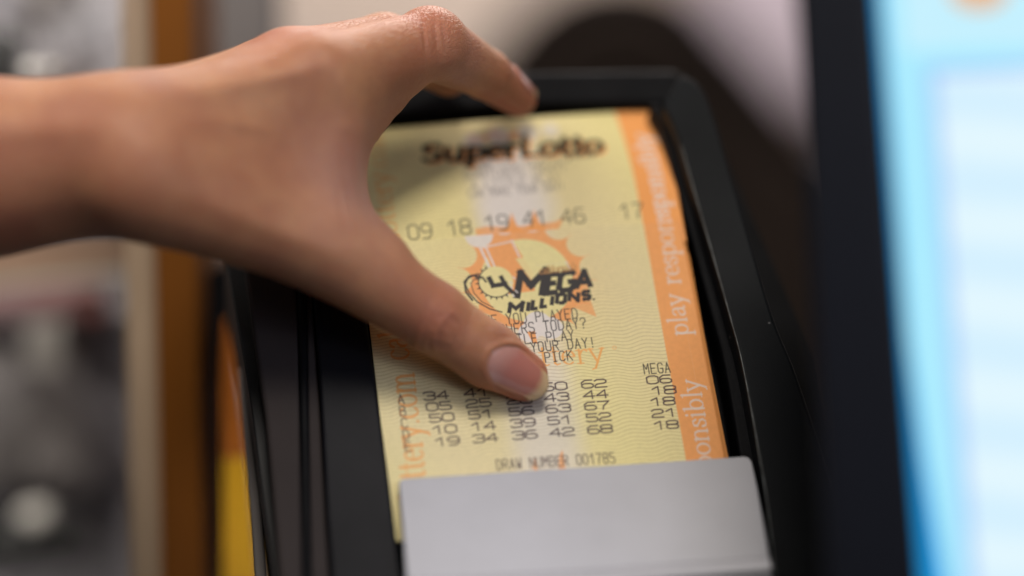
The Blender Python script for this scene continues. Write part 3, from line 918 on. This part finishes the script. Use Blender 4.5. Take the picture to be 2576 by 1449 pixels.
# joints: sight x, sight y, depth mm, radius mm
J = dict(
    elbow=(-420, 425, 540, 23.0), fore=(-60, 417, 540, 19.0), wrist=(270, 385, 539, 16.5),
    i_mcp=(800, 190, 550, 9.2), i_pip=(1083, 112, 573, 8.4), i_dip=(1222, 186, 590, 6.1), i_tip=(1304, 248, 603, 4.5),
    m_mcp=(728, 168, 562, 8.6), m_pip=(968, 118, 580, 8.0), m_dip=(1070, 152, 592, 6.4), m_tip=(1128, 190, 600, 5.2),
    r_mcp=(655, 190, 572, 7.8), r_pip=(860, 160, 588, 7.4), r_dip=(930, 190, 594, 6.2), r_tip=(950, 225, 597, 5.2),
    p_mcp=(590, 220, 580, 7.0), p_pip=(740, 200, 590, 6.6), p_dip=(820, 220, 594, 5.6), p_tip=(860, 250, 597, 4.8),
    t_cmc=(372, 470, 532, 13.5), t_mcp=(812, 622, 548, 10.2), t_ip=(1092, 800, 555, 7.9), t_mid=(1230, 893, 559.0, 7.35), t_tip=(1316, 947, 562.4, 5.7),
)
JC = {k: px(*v[:3]) for k, v in J.items()}
JR = {k: v[3] for k, v in J.items()}


def bone(p, a, b, ra=None, rb=None):
    return rcone(p, JC[a], JC[b], ra or JR[a], rb or JR[b])


def sph(p, c, r):
    d = p - np.asarray(c, np.float32)
    return np.sqrt(np.einsum('...i,...i->...', d, d)) - r


def lerp(a, b, t):
    return np.asarray(a) * (1 - t) + np.asarray(b) * t


def hand_sdf(p):
    deep = np.array((0, 0, 1.0))
    # forearm and wrist: oval, deeper than it looks from here
    d = bone(p, 'elbow', 'fore')
    d = smin(d, rcone(p, JC['elbow'] + deep * 16, JC['fore'] + deep * 12, 21, 16.5), 10)
    d = smin(d, bone(p, 'fore', 'wrist'), 10)
    d = smin(d, rcone(p, JC['fore'] + deep * 12, JC['wrist'] + deep * 12, 16.5, 13), 10)
    d = smin(d, rcone(p, px(-100, 475, 540), px(205, 482, 540), 14.5, 9.8), 10)       # flexor side bulge
    # back of the hand: bones fanning from the wrist to the knuckles
    w0, w1 = px(300, 330, 534), px(330, 330, 560)
    m = None
    kn = ['i_mcp', 'm_mcp', 'r_mcp', 'p_mcp']
    for i in range(7):
        t = i / 6
        a = lerp(w0, w1, t)
        f = t * 3
        k0 = min(int(f), 2)
        b = lerp(JC[kn[k0]], JC[kn[k0 + 1]], f - k0)
        rb = JR[kn[k0]] * (1 - f + k0) + JR[kn[k0 + 1]] * (f - k0)
        e = rcone(p, a, b, 9.6, rb - .3)
        m = e if m is None else smin(m, e, 4)
    d = smin(d, m, 18)
    # palm volume between the thumb and the index bones (thenar and first web muscle)
    for i in range(1, 8):
        t = i / 8
        a = lerp(px(330, 380, 532), lerp(JC['t_cmc'], px(330, 440, 536), .5), t)
        b = lerp(px(770, 255, 553), px(768, 560, 550), t)
        bulge = math.sin(math.pi * t)
        b = b + deep * 1.0 * bulge
        e = rcone(p, a, b, 10.6, 8.4 - 0.8 * bulge)
        d = smin(d, e, 8)
    # thumb base
    d = smin(d, bone(p, 't_cmc', 't_mcp', 12.0, 10.2), 9)
    d = smin(d, rcone(p, px(330, 470, 542), px(640, 560, 556), 10, 9), 9)
    # web skin: a thin curtain with a rounded free edge
    edge = [(1012, 196, 569, 3.6), (973, 248, 567, 3.0), (935, 296, 565, 2.8), (904, 348, 563, 2.6), (888, 407, 561, 2.5), (886, 468, 559, 2.5), (898, 530, 557, 2.8), (924, 594, 554, 3.4), (962, 642, 553, 4.0)]
    for a_, b_ in zip(edge[:-1], edge[1:]):
        d = smin(d, rcone(p, px(*a_[:3]), px(*b_[:3]), a_[3], b_[3]), 3)
    for k_, (ex, ey, ed, er) in enumerate(edge):
        t = k_ / (len(edge) - 1)
        a = lerp(px(830, 230, 551), px(790, 585, 550), t)
        d = smin(d, rcone(p, a, px(ex, ey, ed), 7.6, er), 6)
    # fingers
    def chain(n, rr=None):
        e = rcone(p, JC[n + '_mcp'], JC[n + '_pip'], JR[n + '_mcp'], JR[n + '_pip'] * .97)
        e = smin(e, bone(p, n + '_pip', n + '_dip'), 2.5)
        return smin(e, bone(p, n + '_dip', n + '_tip'), 2.0)
    fi = chain('i')
    fi = smin(fi, sph(p, JC['i_pip'] + np.array((-.2, .5, -.3)), 8.6), 2)
    oth = chain('m')
    oth = smin(oth, chain('r'), 0.8)
    oth = smin(oth, chain('p'), 0.8)
    fi = smin(fi, oth, 0.8)
    d = smin(d, fi, 6)
    # thumb
    th = bone(p, 't_mcp', 't_ip', 10.4, 7.9)
    th = smin(th, bone(p, 't_ip', 't_mid', 7.9, 7.45), 2.5)
    th = smin(th, bone(p, 't_mid', 't_tip'), 2.5)
    th = smin(th, sph(p, JC['t_ip'] + TN * 0.4, 7.6), 3)
    d = smin(d, th, 8)
    # tendons and wrist bump, very shallow
    return d


# thumb frame: axis, outward direction of the nail, sideways
TA = JC['t_tip'] - JC['t_ip']
TA = TA / np.linalg.norm(TA)
TN = np.array((-0.06, 0.10, -1.0))
TN = TN - TA * (TN @ TA)
TN = TN / np.linalg.norm(TN)
TB = np.cross(TA, TN)

NSA, NSB = 0.1, 1.28          # the nail runs from NSA to NSB along t_mid -> t_tip


def nail_edge_groove(p, d):
    """soft groove and raised fold of skin round the nail"""
    c = JC['t_mid'] + TA * 2.3 + TN * 6.6
    q = p - c
    s, b = q @ TA, q @ TB
    up = q @ TN
    e = np.sqrt(((s - 3.2) / 7.4) ** 2 + (b / 5.3) ** 2)
    near = np.exp(-(up / 4.0) ** 2) * (s < 8)
    fold = np.exp(-((e - 1.12) / 0.10) ** 2) * near * np.clip((6.5 - s) / 3, 0, 1)
    dip = np.clip((1.06 - e) / 0.1, 0, 1) * near
    return d - 0.45 * fold + 0.35 * dip


def full_sdf(p):
    p = p.astype(np.float32)
    d = hand_sdf(p)
    return nail_edge_groove(p, d)


def surface_nets(sdf, lo, hi, h):
    n = np.ceil((np.asarray(hi) - lo) / h).astype(int) + 1
    xs = [np.asarray(lo)[i] + h * np.arange(n[i]) for i in range(3)]
    val = np.empty(n, np.float32)
    cs = 5                                   # coarse pass first, the exact field only near the skin
    xc = [np.asarray(lo)[i] + h * cs * np.arange(n[i] // cs + 2) for i in range(3)]
    X, Y, Z = np.meshgrid(*xc, indexing='ij')
    co_ = sdf(np.stack([X, Y, Z], -1))
    band = h * cs * 1.9
    iy, iz = np.round(np.arange(n[1]) / cs).astype(int), np.round(np.arange(n[2]) / cs).astype(int)
    for i in range(n[0]):
        near = co_[int(round(i / cs))][iy][:, iz]
        val[i] = near
        mk = np.abs(near) < band
        if mk.any():
            a_, b_ = np.nonzero(mk)
            val[i][mk] = sdf(np.stack([np.full(len(a_), xs[0][i]), xs[1][a_], xs[2][b_]], -1))
    ins = val < 0
    c = np.zeros(n - 1, np.int32)
    for dx in (0, 1):
        for dy in (0, 1):
            for dz in (0, 1):
                c += ins[dx:n[0] - 1 + dx, dy:n[1] - 1 + dy, dz:n[2] - 1 + dz]
    act = (c > 0) & (c < 8)
    idc = np.full(act.shape, -1, np.int64)
    cells = np.argwhere(act)
    idc[act] = np.arange(len(cells))
    acc = np.zeros((len(cells), 3))
    cnt = np.zeros(len(cells))
    corners = [(a, b, c_) for a in (0, 1) for b in (0, 1) for c_ in (0, 1)]
    for i, a in enumerate(corners):
        for b in corners[i + 1:]:
            if sum(abs(a[k] - b[k]) for k in range(3)) != 1:
                continue
            va = val[cells[:, 0] + a[0], cells[:, 1] + a[1], cells[:, 2] + a[2]]
            vb = val[cells[:, 0] + b[0], cells[:, 1] + b[1], cells[:, 2] + b[2]]
            cr = (va < 0) != (vb < 0)
            t = np.where(cr, va / np.where(cr, va - vb, 1), 0)
            pt = np.array(a) + t[:, None] * (np.array(b) - np.array(a))
            acc += pt * cr[:, None]
            cnt += cr
    pos = np.asarray(lo) + h * (cells + acc / cnt[:, None])
    quads = []
    for ax in range(3):
        sl0 = [slice(None)] * 3
        sl1 = [slice(None)] * 3
        sl0[ax] = slice(0, n[ax] - 1)
        sl1[ax] = slice(1, n[ax])
        a, b = ins[tuple(sl0)], ins[tuple(sl1)]
        e = np.argwhere(a != b)
        o1, o2 = [k for k in range(3) if k != ax]
        e = e[(e[:, o1] > 0) & (e[:, o2] > 0) & (e[:, o1] < n[o1] - 1) & (e[:, o2] < n[o2] - 1)]
        def at(d1, d2):
            q = e.copy()
            q[:, o1] -= d1
            q[:, o2] -= d2
            return idc[q[:, 0], q[:, 1], q[:, 2]]
        f = np.stack([at(0, 0), at(1, 0), at(1, 1), at(0, 1)], -1)
        flip = a[e[:, 0], e[:, 1], e[:, 2]] ^ (ax == 1)
        f[flip] = f[flip][:, ::-1]
        quads.append(f)
    return pos, np.concatenate(quads)


lo, hi = np.array((-158.0, -34.0, 478.0)), np.array((16.0, 78.0, 644.0))
hv, hf = surface_nets(full_sdf, lo, hi, 0.55)
hf = hf[:, ::-1]
# two relaxing passes towards the exact surface
def grad(p, e=0.25):
    g = np.stack([full_sdf(p + np.eye(3)[i] * e) - full_sdf(p - np.eye(3)[i] * e) for i in range(3)], -1) / (2 * e)
    return g / (np.linalg.norm(g, axis=1, keepdims=True) + 1e-9)


for _ in range(1):
    hv = hv - grad(hv) * full_sdf(hv)[:, None]
# let the broad soft parts flow into each other, fingers and thumb stay as they are
ed = np.concatenate([hf[:, [0, 1]], hf[:, [1, 2]], hf[:, [2, 3]], hf[:, [3, 0]]])
ed = np.concatenate([ed, ed[:, ::-1]])
deg = np.bincount(ed[:, 0], minlength=len(hv))[:, None]
sx_ = 1288 + hv[:, 0] / hv[:, 2] * F
sy_ = 724.5 - hv[:, 1] / hv[:, 2] * F
fw = np.clip((865 - sx_) / 110, 0, 1) * np.clip((sy_ - 90 - np.clip(sx_ - 700, 0, 300) * 0.2) / 60, 0.05, 1)
fw = np.maximum(fw, 0.35 * (sx_ < 950) * (sy_ > 330) * (sy_ < 620))[:, None]
for _ in range(170):
    av = np.stack([np.bincount(ed[:, 0], weights=hv[ed[:, 1], k_], minlength=len(hv)) for k_ in range(3)], -1) / deg
    hv = hv + 0.9 * fw * (av - hv)


def vertex_normals():
    n_ = np.cross(hv[hf[:, 2]] - hv[hf[:, 0]], hv[hf[:, 3]] - hv[hf[:, 1]])
    o_ = np.stack([sum(np.bincount(hf[:, c_], weights=n_[:, k_], minlength=len(hv)) for c_ in range(4)) for k_ in range(3)], -1)
    return o_ / (np.linalg.norm(o_, axis=1, keepdims=True) + 1e-9)


gn = vertex_normals()
gs = grad(hv)
gn *= np.sign(np.sum(gn * gs, 1).mean())


def bumpfield(c, r):
    return np.exp(-(np.linalg.norm(hv - np.asarray(c), axis=1) / r) ** 2)


# skin relief large enough to be mesh: joint creases, tendon ripples
q = hv - (px(1107, 826, 556) + TN * 7.5)
ct, st_ = math.cos(0.25), math.sin(0.25)
sa, sb, sn = q @ TA, q @ TB, q @ TN
sa, sb = sa * ct + sb * st_, -sa * st_ + sb * ct
wob = 0.10 * np.sin(sa * 2.3 + 1) + 0.08 * np.sin(sb * 3.1)
oval = np.sqrt((sa / 2.2) ** 2 + (sb / 3.7) ** 2) + wob
front = (sn > -5) * 1.0
back_ = 1 / (1 + np.exp(sa * 3.0))                    # towards the palm side of the joint
far_ = 1 / (1 + np.exp(-sa * 3.0))
side = np.exp(-(sb / 6.0) ** 4)
rings = [(1.0, .13, .34, 1 - 0.45 * far_), (1.72, .13, .26, back_), (2.45, .16, .22, back_), (3.3, .2, .15, back_), (1.8, .15, .13, far_), (0.45, .12, .07, 1)]
cre = sum(np.exp(-((oval - r_) / w_) ** 2) * a_ * m_ for r_, w_, a_, m_ in rings) * side * front
hv = hv - gn * (cre * 1.25 - 0.25 * np.exp(-((oval - 1.35) / .25) ** 2) * back_ * side * front)[:, None]


def ridge(a, b, w, amp):
    """a low tendon or vein under the skin, fading at both ends"""
    a, b = np.asarray(a), np.asarray(b)
    ba = b - a
    t = np.clip((hv - a) @ ba / (ba @ ba), 0, 1)
    dd = np.linalg.norm((hv - a - t[:, None] * ba)[:, :2], axis=1)
    return np.exp(-(dd / w) ** 2) * np.sin(np.pi * t) ** 0.8 * amp * (gn[:, 2] < 0.2)


rel = ridge(px(360, 262, 530), px(850, 165, 545), 2.3, 0.75) + ridge(px(420, 470, 525), px(900, 660, 545), 2.6, 0.7)
rel += ridge(px(520, 170, 540), px(740, 120, 560), 1.8, 0.6) + ridge(px(350, 345, 530), px(560, 300, 535), 1.3, 0.4) + ridge(px(540, 302, 530), px(700, 335, 540), 1.3, 0.45)
rel += ridge(px(-60, 330, 530), px(330, 330, 530), 3.2, 0.5) - ridge(px(560, 160, 540), px(800, 135, 550), 1.4, 0.5)
for q0, q1, a_ in (((1062, 40), (1075, 150), .35), ((1090, 34), (1105, 150), .4), ((1112, 50), (1122, 150), .3), ((870, 400), (905, 560), .25), ((850, 450), (893, 600), .22)):
    rel -= ridge(px(*q0, 560), px(*q1, 560), 0.42, a_)
hv = hv + gn * rel[:, None]
rsn = np.random.RandomState(3)
wv = sum(np.sin(hv @ rsn.normal(0, 0.16, 3) + rsn.uniform(0, 6)) for _ in range(6)) / 6
hv = hv + gn * (wv * 0.22)[:, None]

# skin tone variation belonging to the skin: ruddy joints and tip, sallow back; the web is paled to paint in cool light
red = 0.5 * bumpfield(JC['t_ip'] + TN * 7, 8) + 0.9 * bumpfield(JC['t_tip'], 11) + 0.55 * bumpfield(JC['i_pip'] + np.array((0, 4, -6)), 11)
red = red + 0.8 * bumpfield(JC['i_tip'], 14) + 0.7 * bumpfield(px(905, 440, 556), 10) + 0.5 * bumpfield(px(730, 100, 556), 16) + 0.35 * bumpfield(px(60, 470, 505), 30)
red = np.clip(red + 0.10 * wv, 0, 1)
pale = np.clip(0.8 * bumpfield(px(880, 500, 552), 14) + 0.5 * bumpfield(px(1150, 190, 575), 8), 0, 1)
crease = np.clip(cre * 2.6 + 0.9 * np.exp(-((np.linalg.norm((hv - px(1262, 838, 552)) * np.array((1, 1, .4)), axis=1)) / 2.4) ** 2), 0, 1)
tone = np.stack([red, pale, crease], -1)

ms = bpy.data.materials.new('skin')
ms.use_nodes = True
nd, ln = nt(ms)
bs = nd['Principled BSDF']
vc = nd.new('ShaderNodeVertexColor')
vc.layer_name = 'tone'
sp = nd.new('ShaderNodeSeparateColor')
ln.new(vc.outputs[0], sp.inputs[0])
tc = nd.new('ShaderNodeTexCoord')


def noise(scale, det=5):
    n_ = nd.new('ShaderNodeTexNoise')
    n_.inputs['Scale'].default_value = scale
    n_.inputs['Detail'].default_value = det
    ln.new(tc.outputs['Object'], n_.inputs['Vector'])
    return n_


def mixc(fac, a, b):
    m_ = nd.new('ShaderNodeMix')
    m_.data_type = 'RGBA'
    for s_, v_ in (('Factor', fac), ('A', a), ('B', b)):
        if isinstance(v_, bpy.types.NodeSocket):
            ln.new(v_, m_.inputs[s_])
        else:
            m_.inputs[s_].default_value = v_
    return m_.outputs['Result']


def mrange(src, a, b, c_, d_):
    m_ = nd.new('ShaderNodeMapRange')
    for k_, v_ in zip(('From Min', 'From Max', 'To Min', 'To Max'), (a, b, c_, d_)):
        m_.inputs[k_].default_value = v_
    ln.new(src, m_.inputs['Value'])
    return m_.outputs[0]


n1, n2 = noise(70), noise(420, 3)
base = mixc(mrange(n1.outputs[0], .35, .65, 0, 1), (0.49, 0.235, 0.115, 1), (0.37, 0.150, 0.074, 1))
base = mixc(mrange(n2.outputs[0], .4, .7, 0, .35), base, (0.36, 0.14, 0.08, 1))
base = mixc(sp.outputs[0], base, (0.44, 0.135, 0.09, 1))
base = mixc(sp.outputs[1], base, (0.47, 0.26, 0.21, 1))
cm = nd.new('ShaderNodeMath')
cm.operation = 'MULTIPLY'
cm.inputs[1].default_value = 0.6
ln.new(sp.outputs[2], cm.inputs[0])
base = mixc(cm.outputs[0], base, (0.20, 0.05, 0.03, 1))
ln.new(base, bs.inputs['Base Color'])
bs.inputs['Roughness'].default_value = 0.47
bs.inputs['Specular IOR Level'].default_value = 0.42
bs.inputs['Subsurface Weight'].default_value = 0.35
bs.inputs['Subsurface Radius'].default_value = (1.0, 0.32, 0.16)
bs.inputs['Subsurface Scale'].default_value = 0.0028
vo = nd.new('ShaderNodeTexVoronoi')
vo.feature = 'DISTANCE_TO_EDGE'
vo.inputs['Scale'].default_value = 1100
mp_ = nd.new('ShaderNodeMapping')
mp_.inputs['Rotation'].default_value = (0.3, 0.5, 0.4)
mp_.inputs['Scale'].default_value = (1.0, 0.6, 1.0)
ln.new(tc.outputs['Object'], mp_.inputs[0])
ln.new(mp_.outputs[0], vo.inputs['Vector'])
n3 = noise(700, 4)
ad = nd.new('ShaderNodeMath')
ad.operation = 'ADD'
ln.new(mrange(vo.outputs['Distance'], 0, .12, 0, .6), ad.inputs[0])
ln.new(n3.outputs[0], ad.inputs[1])
bp = nd.new('ShaderNodeBump')
bp.inputs['Strength'].default_value = 0.65
bp.inputs['Distance'].default_value = 0.00025
ln.new(ad.outputs[0], bp.inputs['Height'])
ln.new(bp.outputs[0], bs.inputs['Normal'])

HS = 1.033                      # the hand's distance and size, 3.3 % up from the drafted joints
per = mesh('person', hv * HS, hf, ms, smooth=True, cols={'tone': tone})
tag(per, 'bare left forearm and hand reaching from the left, thumb pressed on the front ticket', 'person')

# thumb nail: a curved plate seated on the tip, its free edge just past the skin
mn = bpy.data.materials.new('nail')
mn.use_nodes = True
nd, ln = nt(mn)
bs = nd['Principled BSDF']
uvn = nd.new('ShaderNodeUVMap')
uvn.uv_map = 'mm'
sx = nd.new('ShaderNodeSeparateXYZ')
ln.new(uvn.outputs[0], sx.inputs[0])
cr_ = nd.new('ShaderNodeValToRGB')
ln.new(sx.outputs[0], cr_.inputs[0])
e = cr_.color_ramp.elements
e[0].position, e[0].color = 0.0, (0.60, 0.31, 0.26, 1)
e[1].position, e[1].color = 1.0, (0.66, 0.50, 0.30, 1)
for ps, c_ in ((0.16, (0.60, 0.31, 0.26, 1)), (0.36, (0.52, 0.205, 0.165, 1)), (0.80, (0.52, 0.20, 0.15, 1)), (0.90, (0.66, 0.45, 0.26, 1))):
    x_ = e.new(ps)
    x_.color = c_
ln.new(cr_.outputs[0], bs.inputs['Base Color'])
bs.inputs['Roughness'].default_value = 0.2
bs.inputs['Subsurface Weight'].default_value = 0.25
bs.inputs['Subsurface Radius'].default_value = (1, .4, .25)
bs.inputs['Subsurface Scale'].default_value = 0.0015
bs.inputs['Coat Weight'].default_value = 0.6
bs.inputs['Coat Roughness'].default_value = 0.1


def nail(axis0, axis, up, side, s0, s1, half, r_at, par, name, lift=0.22):
    ns, nb = 26, 18
    P0 = []
    info = []
    for i in range(ns + 1):
        s = i / ns
        for j in range(nb + 1):
            b = -1 + 2 * j / nb
            back = 3.0 * b * b * max(0, 1 - s * 1.6) + (-1.7 * b * b if s > .5 else 0) * (s - .5) * 2
            L = s0 + (s1 - s0) * s + back
            ang = b * half * (0.93 + 0.07 * math.sin(math.pi * min(1, s * 1.3)))
            P0.append((L, ang))
            info.append((s, (b + 1) / 2))
    P0 = np.array(P0)
    r = r_at(P0[:, 0])
    dirs = np.cos(P0[:, 1])[:, None] * up + np.sin(P0[:, 1])[:, None] * side
    pts = axis0 + axis * P0[:, :1] + dirs * (r + 0.0)[:, None]
    co = list(pts) + list(pts - dirs * 0.45)
    k = len(pts)
    F_ = []
    for i in range(ns):
        for j in range(nb):
            a = i * (nb + 1) + j
            F_.append([a, a + 1, a + nb + 2, a + nb + 1])
            F_.append([k + a, k + a + nb + 1, k + a + nb + 2, k + a + 1])
    ring = list(range(nb + 1)) + [i * (nb + 1) + nb for i in range(1, ns + 1)] + [ns * (nb + 1) + j for j in range(nb - 1, -1, -1)] + [i * (nb + 1) for i in range(ns - 1, 0, -1)]
    for i in range(len(ring)):
        a, b = ring[i], ring[(i + 1) % len(ring)]
        F_.append([a, b, k + b, k + a])
    return mesh(name, np.array(co) * HS, F_, mn, par, smooth=True, uvs=info + info)


def r_thumb(L):
    t = np.clip(L / np.linalg.norm(JC['t_tip'] - JC['t_mid']), 0, 2)
    r = JR['t_mid'] * (1 - t) + JR['t_tip'] * t
    r = np.where(t > 1, JR['t_tip'] - (t - 1) * 2.4, r)
    return r + 0.32


nail(JC['t_mid'], TA, TN, TB, -2.3, 15.0, math.radians(46), r_thumb, per, 'nail')
IA = JC['i_tip'] - JC['i_dip']
IA /= np.linalg.norm(IA)
IN = np.array((.75, .55, .15))
IN = IN - IA * (IN @ IA)
IN /= np.linalg.norm(IN)
nail(JC['i_dip'] + IA * 7, IA, IN, np.cross(IA, IN), 0, 11.5, math.radians(48), lambda L: 5.9 - 0.13 * L, per, 'nail')

# ------------------------------------------------------------------ the monitor at the right, nearer than the tray
mon = empty('monitor', px(2500, 1500, 490), 'lit touch screen monitor with a thick black bezel at the right', 'monitor')
A0, A1, A2 = px(2196, -120, 492), px(2330, 1570, 492), px(3000, -160, 482)
ey = (A1 - A0) / np.linalg.norm(A1 - A0)
ex = A2 - A0
ex = ex - ey * (ex @ ey)
ex /= np.linalg.norm(ex)
ez = np.cross(ex, ey)
if ez[2] > 0:
    ez = -ez                         # towards the viewer
SH = np.linalg.norm(A1 - A0)


def S(x, y, z=0.0):
    return A0 + ex * x + ey * y + ez * z


def sat(x_, y_):
    """sight -> millimetres on the screen"""
    d_ = px(x_, y_, 1.0)
    p_ = d_ * ((A0 @ ez) / (d_ @ ez)) - A0
    return p_ @ ex, p_ @ ey


bw = np.linalg.norm(px(2196, 0, 492) - px(2003, 0, 492))
prism('bezel_side', [S(-bw * 1.0, -20, 3), S(0, -20, 3), S(0, SH + 20, 3), S(-bw * 1.29, SH + 20, 3)], -ez * 22, M['bezel'], mon, bevel=1.6, seg=4)
prism('casing', [S(-bw * 0.8, -15, -19.1), S(70, -15, -19.1), S(70, SH + 15, -19.1), S(-bw * 0.9, SH + 15, -19.1)], -ez * 22, M['bezel'], mon, bevel=3)


def glow(name, col, strength=1.0, col2=None, axis=0, a=0.0, b=1.0, lines=None):
    m = bpy.data.materials.new(name)
    m.use_nodes = True
    nd, ln = nt(m)
    nd.remove(nd['Principled BSDF'])
    em = nd.new('ShaderNodeEmission')
    em.inputs['Strength'].default_value = strength
    tc = nd.new('ShaderNodeTexCoord')
    if lines:
        wv_ = nd.new('ShaderNodeTexWave')
        wv_.bands_direction = 'Z'
        wv_.inputs['Scale'].default_value = lines
        wv_.inputs['Distortion'].default_value = 1.2
        wv_.inputs['Detail'].default_value = 2
        ln.new(tc.outputs['Object'], wv_.inputs['Vector'])
        src = wv_.outputs['Fac']
    else:
        no = nd.new('ShaderNodeTexNoise')
        no.inputs['Scale'].default_value = 18
        ln.new(tc.outputs['Object'], no.inputs['Vector'])
        src = no.outputs[0]
    mx = nd.new('ShaderNodeMix')
    mx.data_type = 'RGBA'
    mx.inputs['A'].default_value = (*col, 1)
    mx.inputs['B'].default_value = (*(col2 or col), 1)
    ln.new(src, mx.inputs['Factor'])
    ln.new(mx.outputs['Result'], em.inputs['Color'])
    ln.new(em.outputs[0], nd['Material Output'].inputs['Surface'])
    return m


scr = prism('screen', [S(0.01, -20, 0), S(85, -20, 0), S(85, SH + 20, 0), S(0.01, SH + 20, 0)], -ez * 1.5, glow('cyan_screen', (0.38, 0.82, 1.0), 1.0, (0.46, 0.86, 1.0)), mon, bevel=0)


def ui(name, q, z, m):
    pts = [sat(*p) for p in q]
    o = prism(name, [S(p[0], p[1], z) for p in pts], -ez * 0.05, m, scr, bevel=0)
    return o


ui('blue_strip', [(2190, -100), (2214, -100), (2252, 400), (2285, 850), (2325, 1150), (2395, 1560), (2300, 1560)], 0.12, glow('blue_strip_light', (0.02, 0.30, 0.72), 1.0, (0.01, 0.36, 0.80)))
ui('title_area', [(2262, -100), (2700, -100), (2700, 120), (2275, 128)], 0.12, glow('title_light', (0.54, 0.87, 1.0), 1.0, (0.60, 0.89, 1.0)))
ui('panel_border', [(2330, 168), (2760, 150), (2760, 1600), (2442, 1600)], 0.12, glow('lavender_border_light', (0.40, 0.60, 0.97), 1.0))
ui('list_panel', [(2356, 190), (2760, 172), (2760, 1600), (2466, 1600)], 0.22, glow('list_light', (0.66, 0.87, 1.0), 1.0, (0.78, 0.94, 1.0), lines=22))
ui('orange_button', [(x, y) for x, y in arc(2462, -22, 72, 46, 0, 345, 22)], 0.22, glow('orange_button_light', (0.86, 0.42, 0.18), 1.0, (0.8, 0.5, 0.25)))
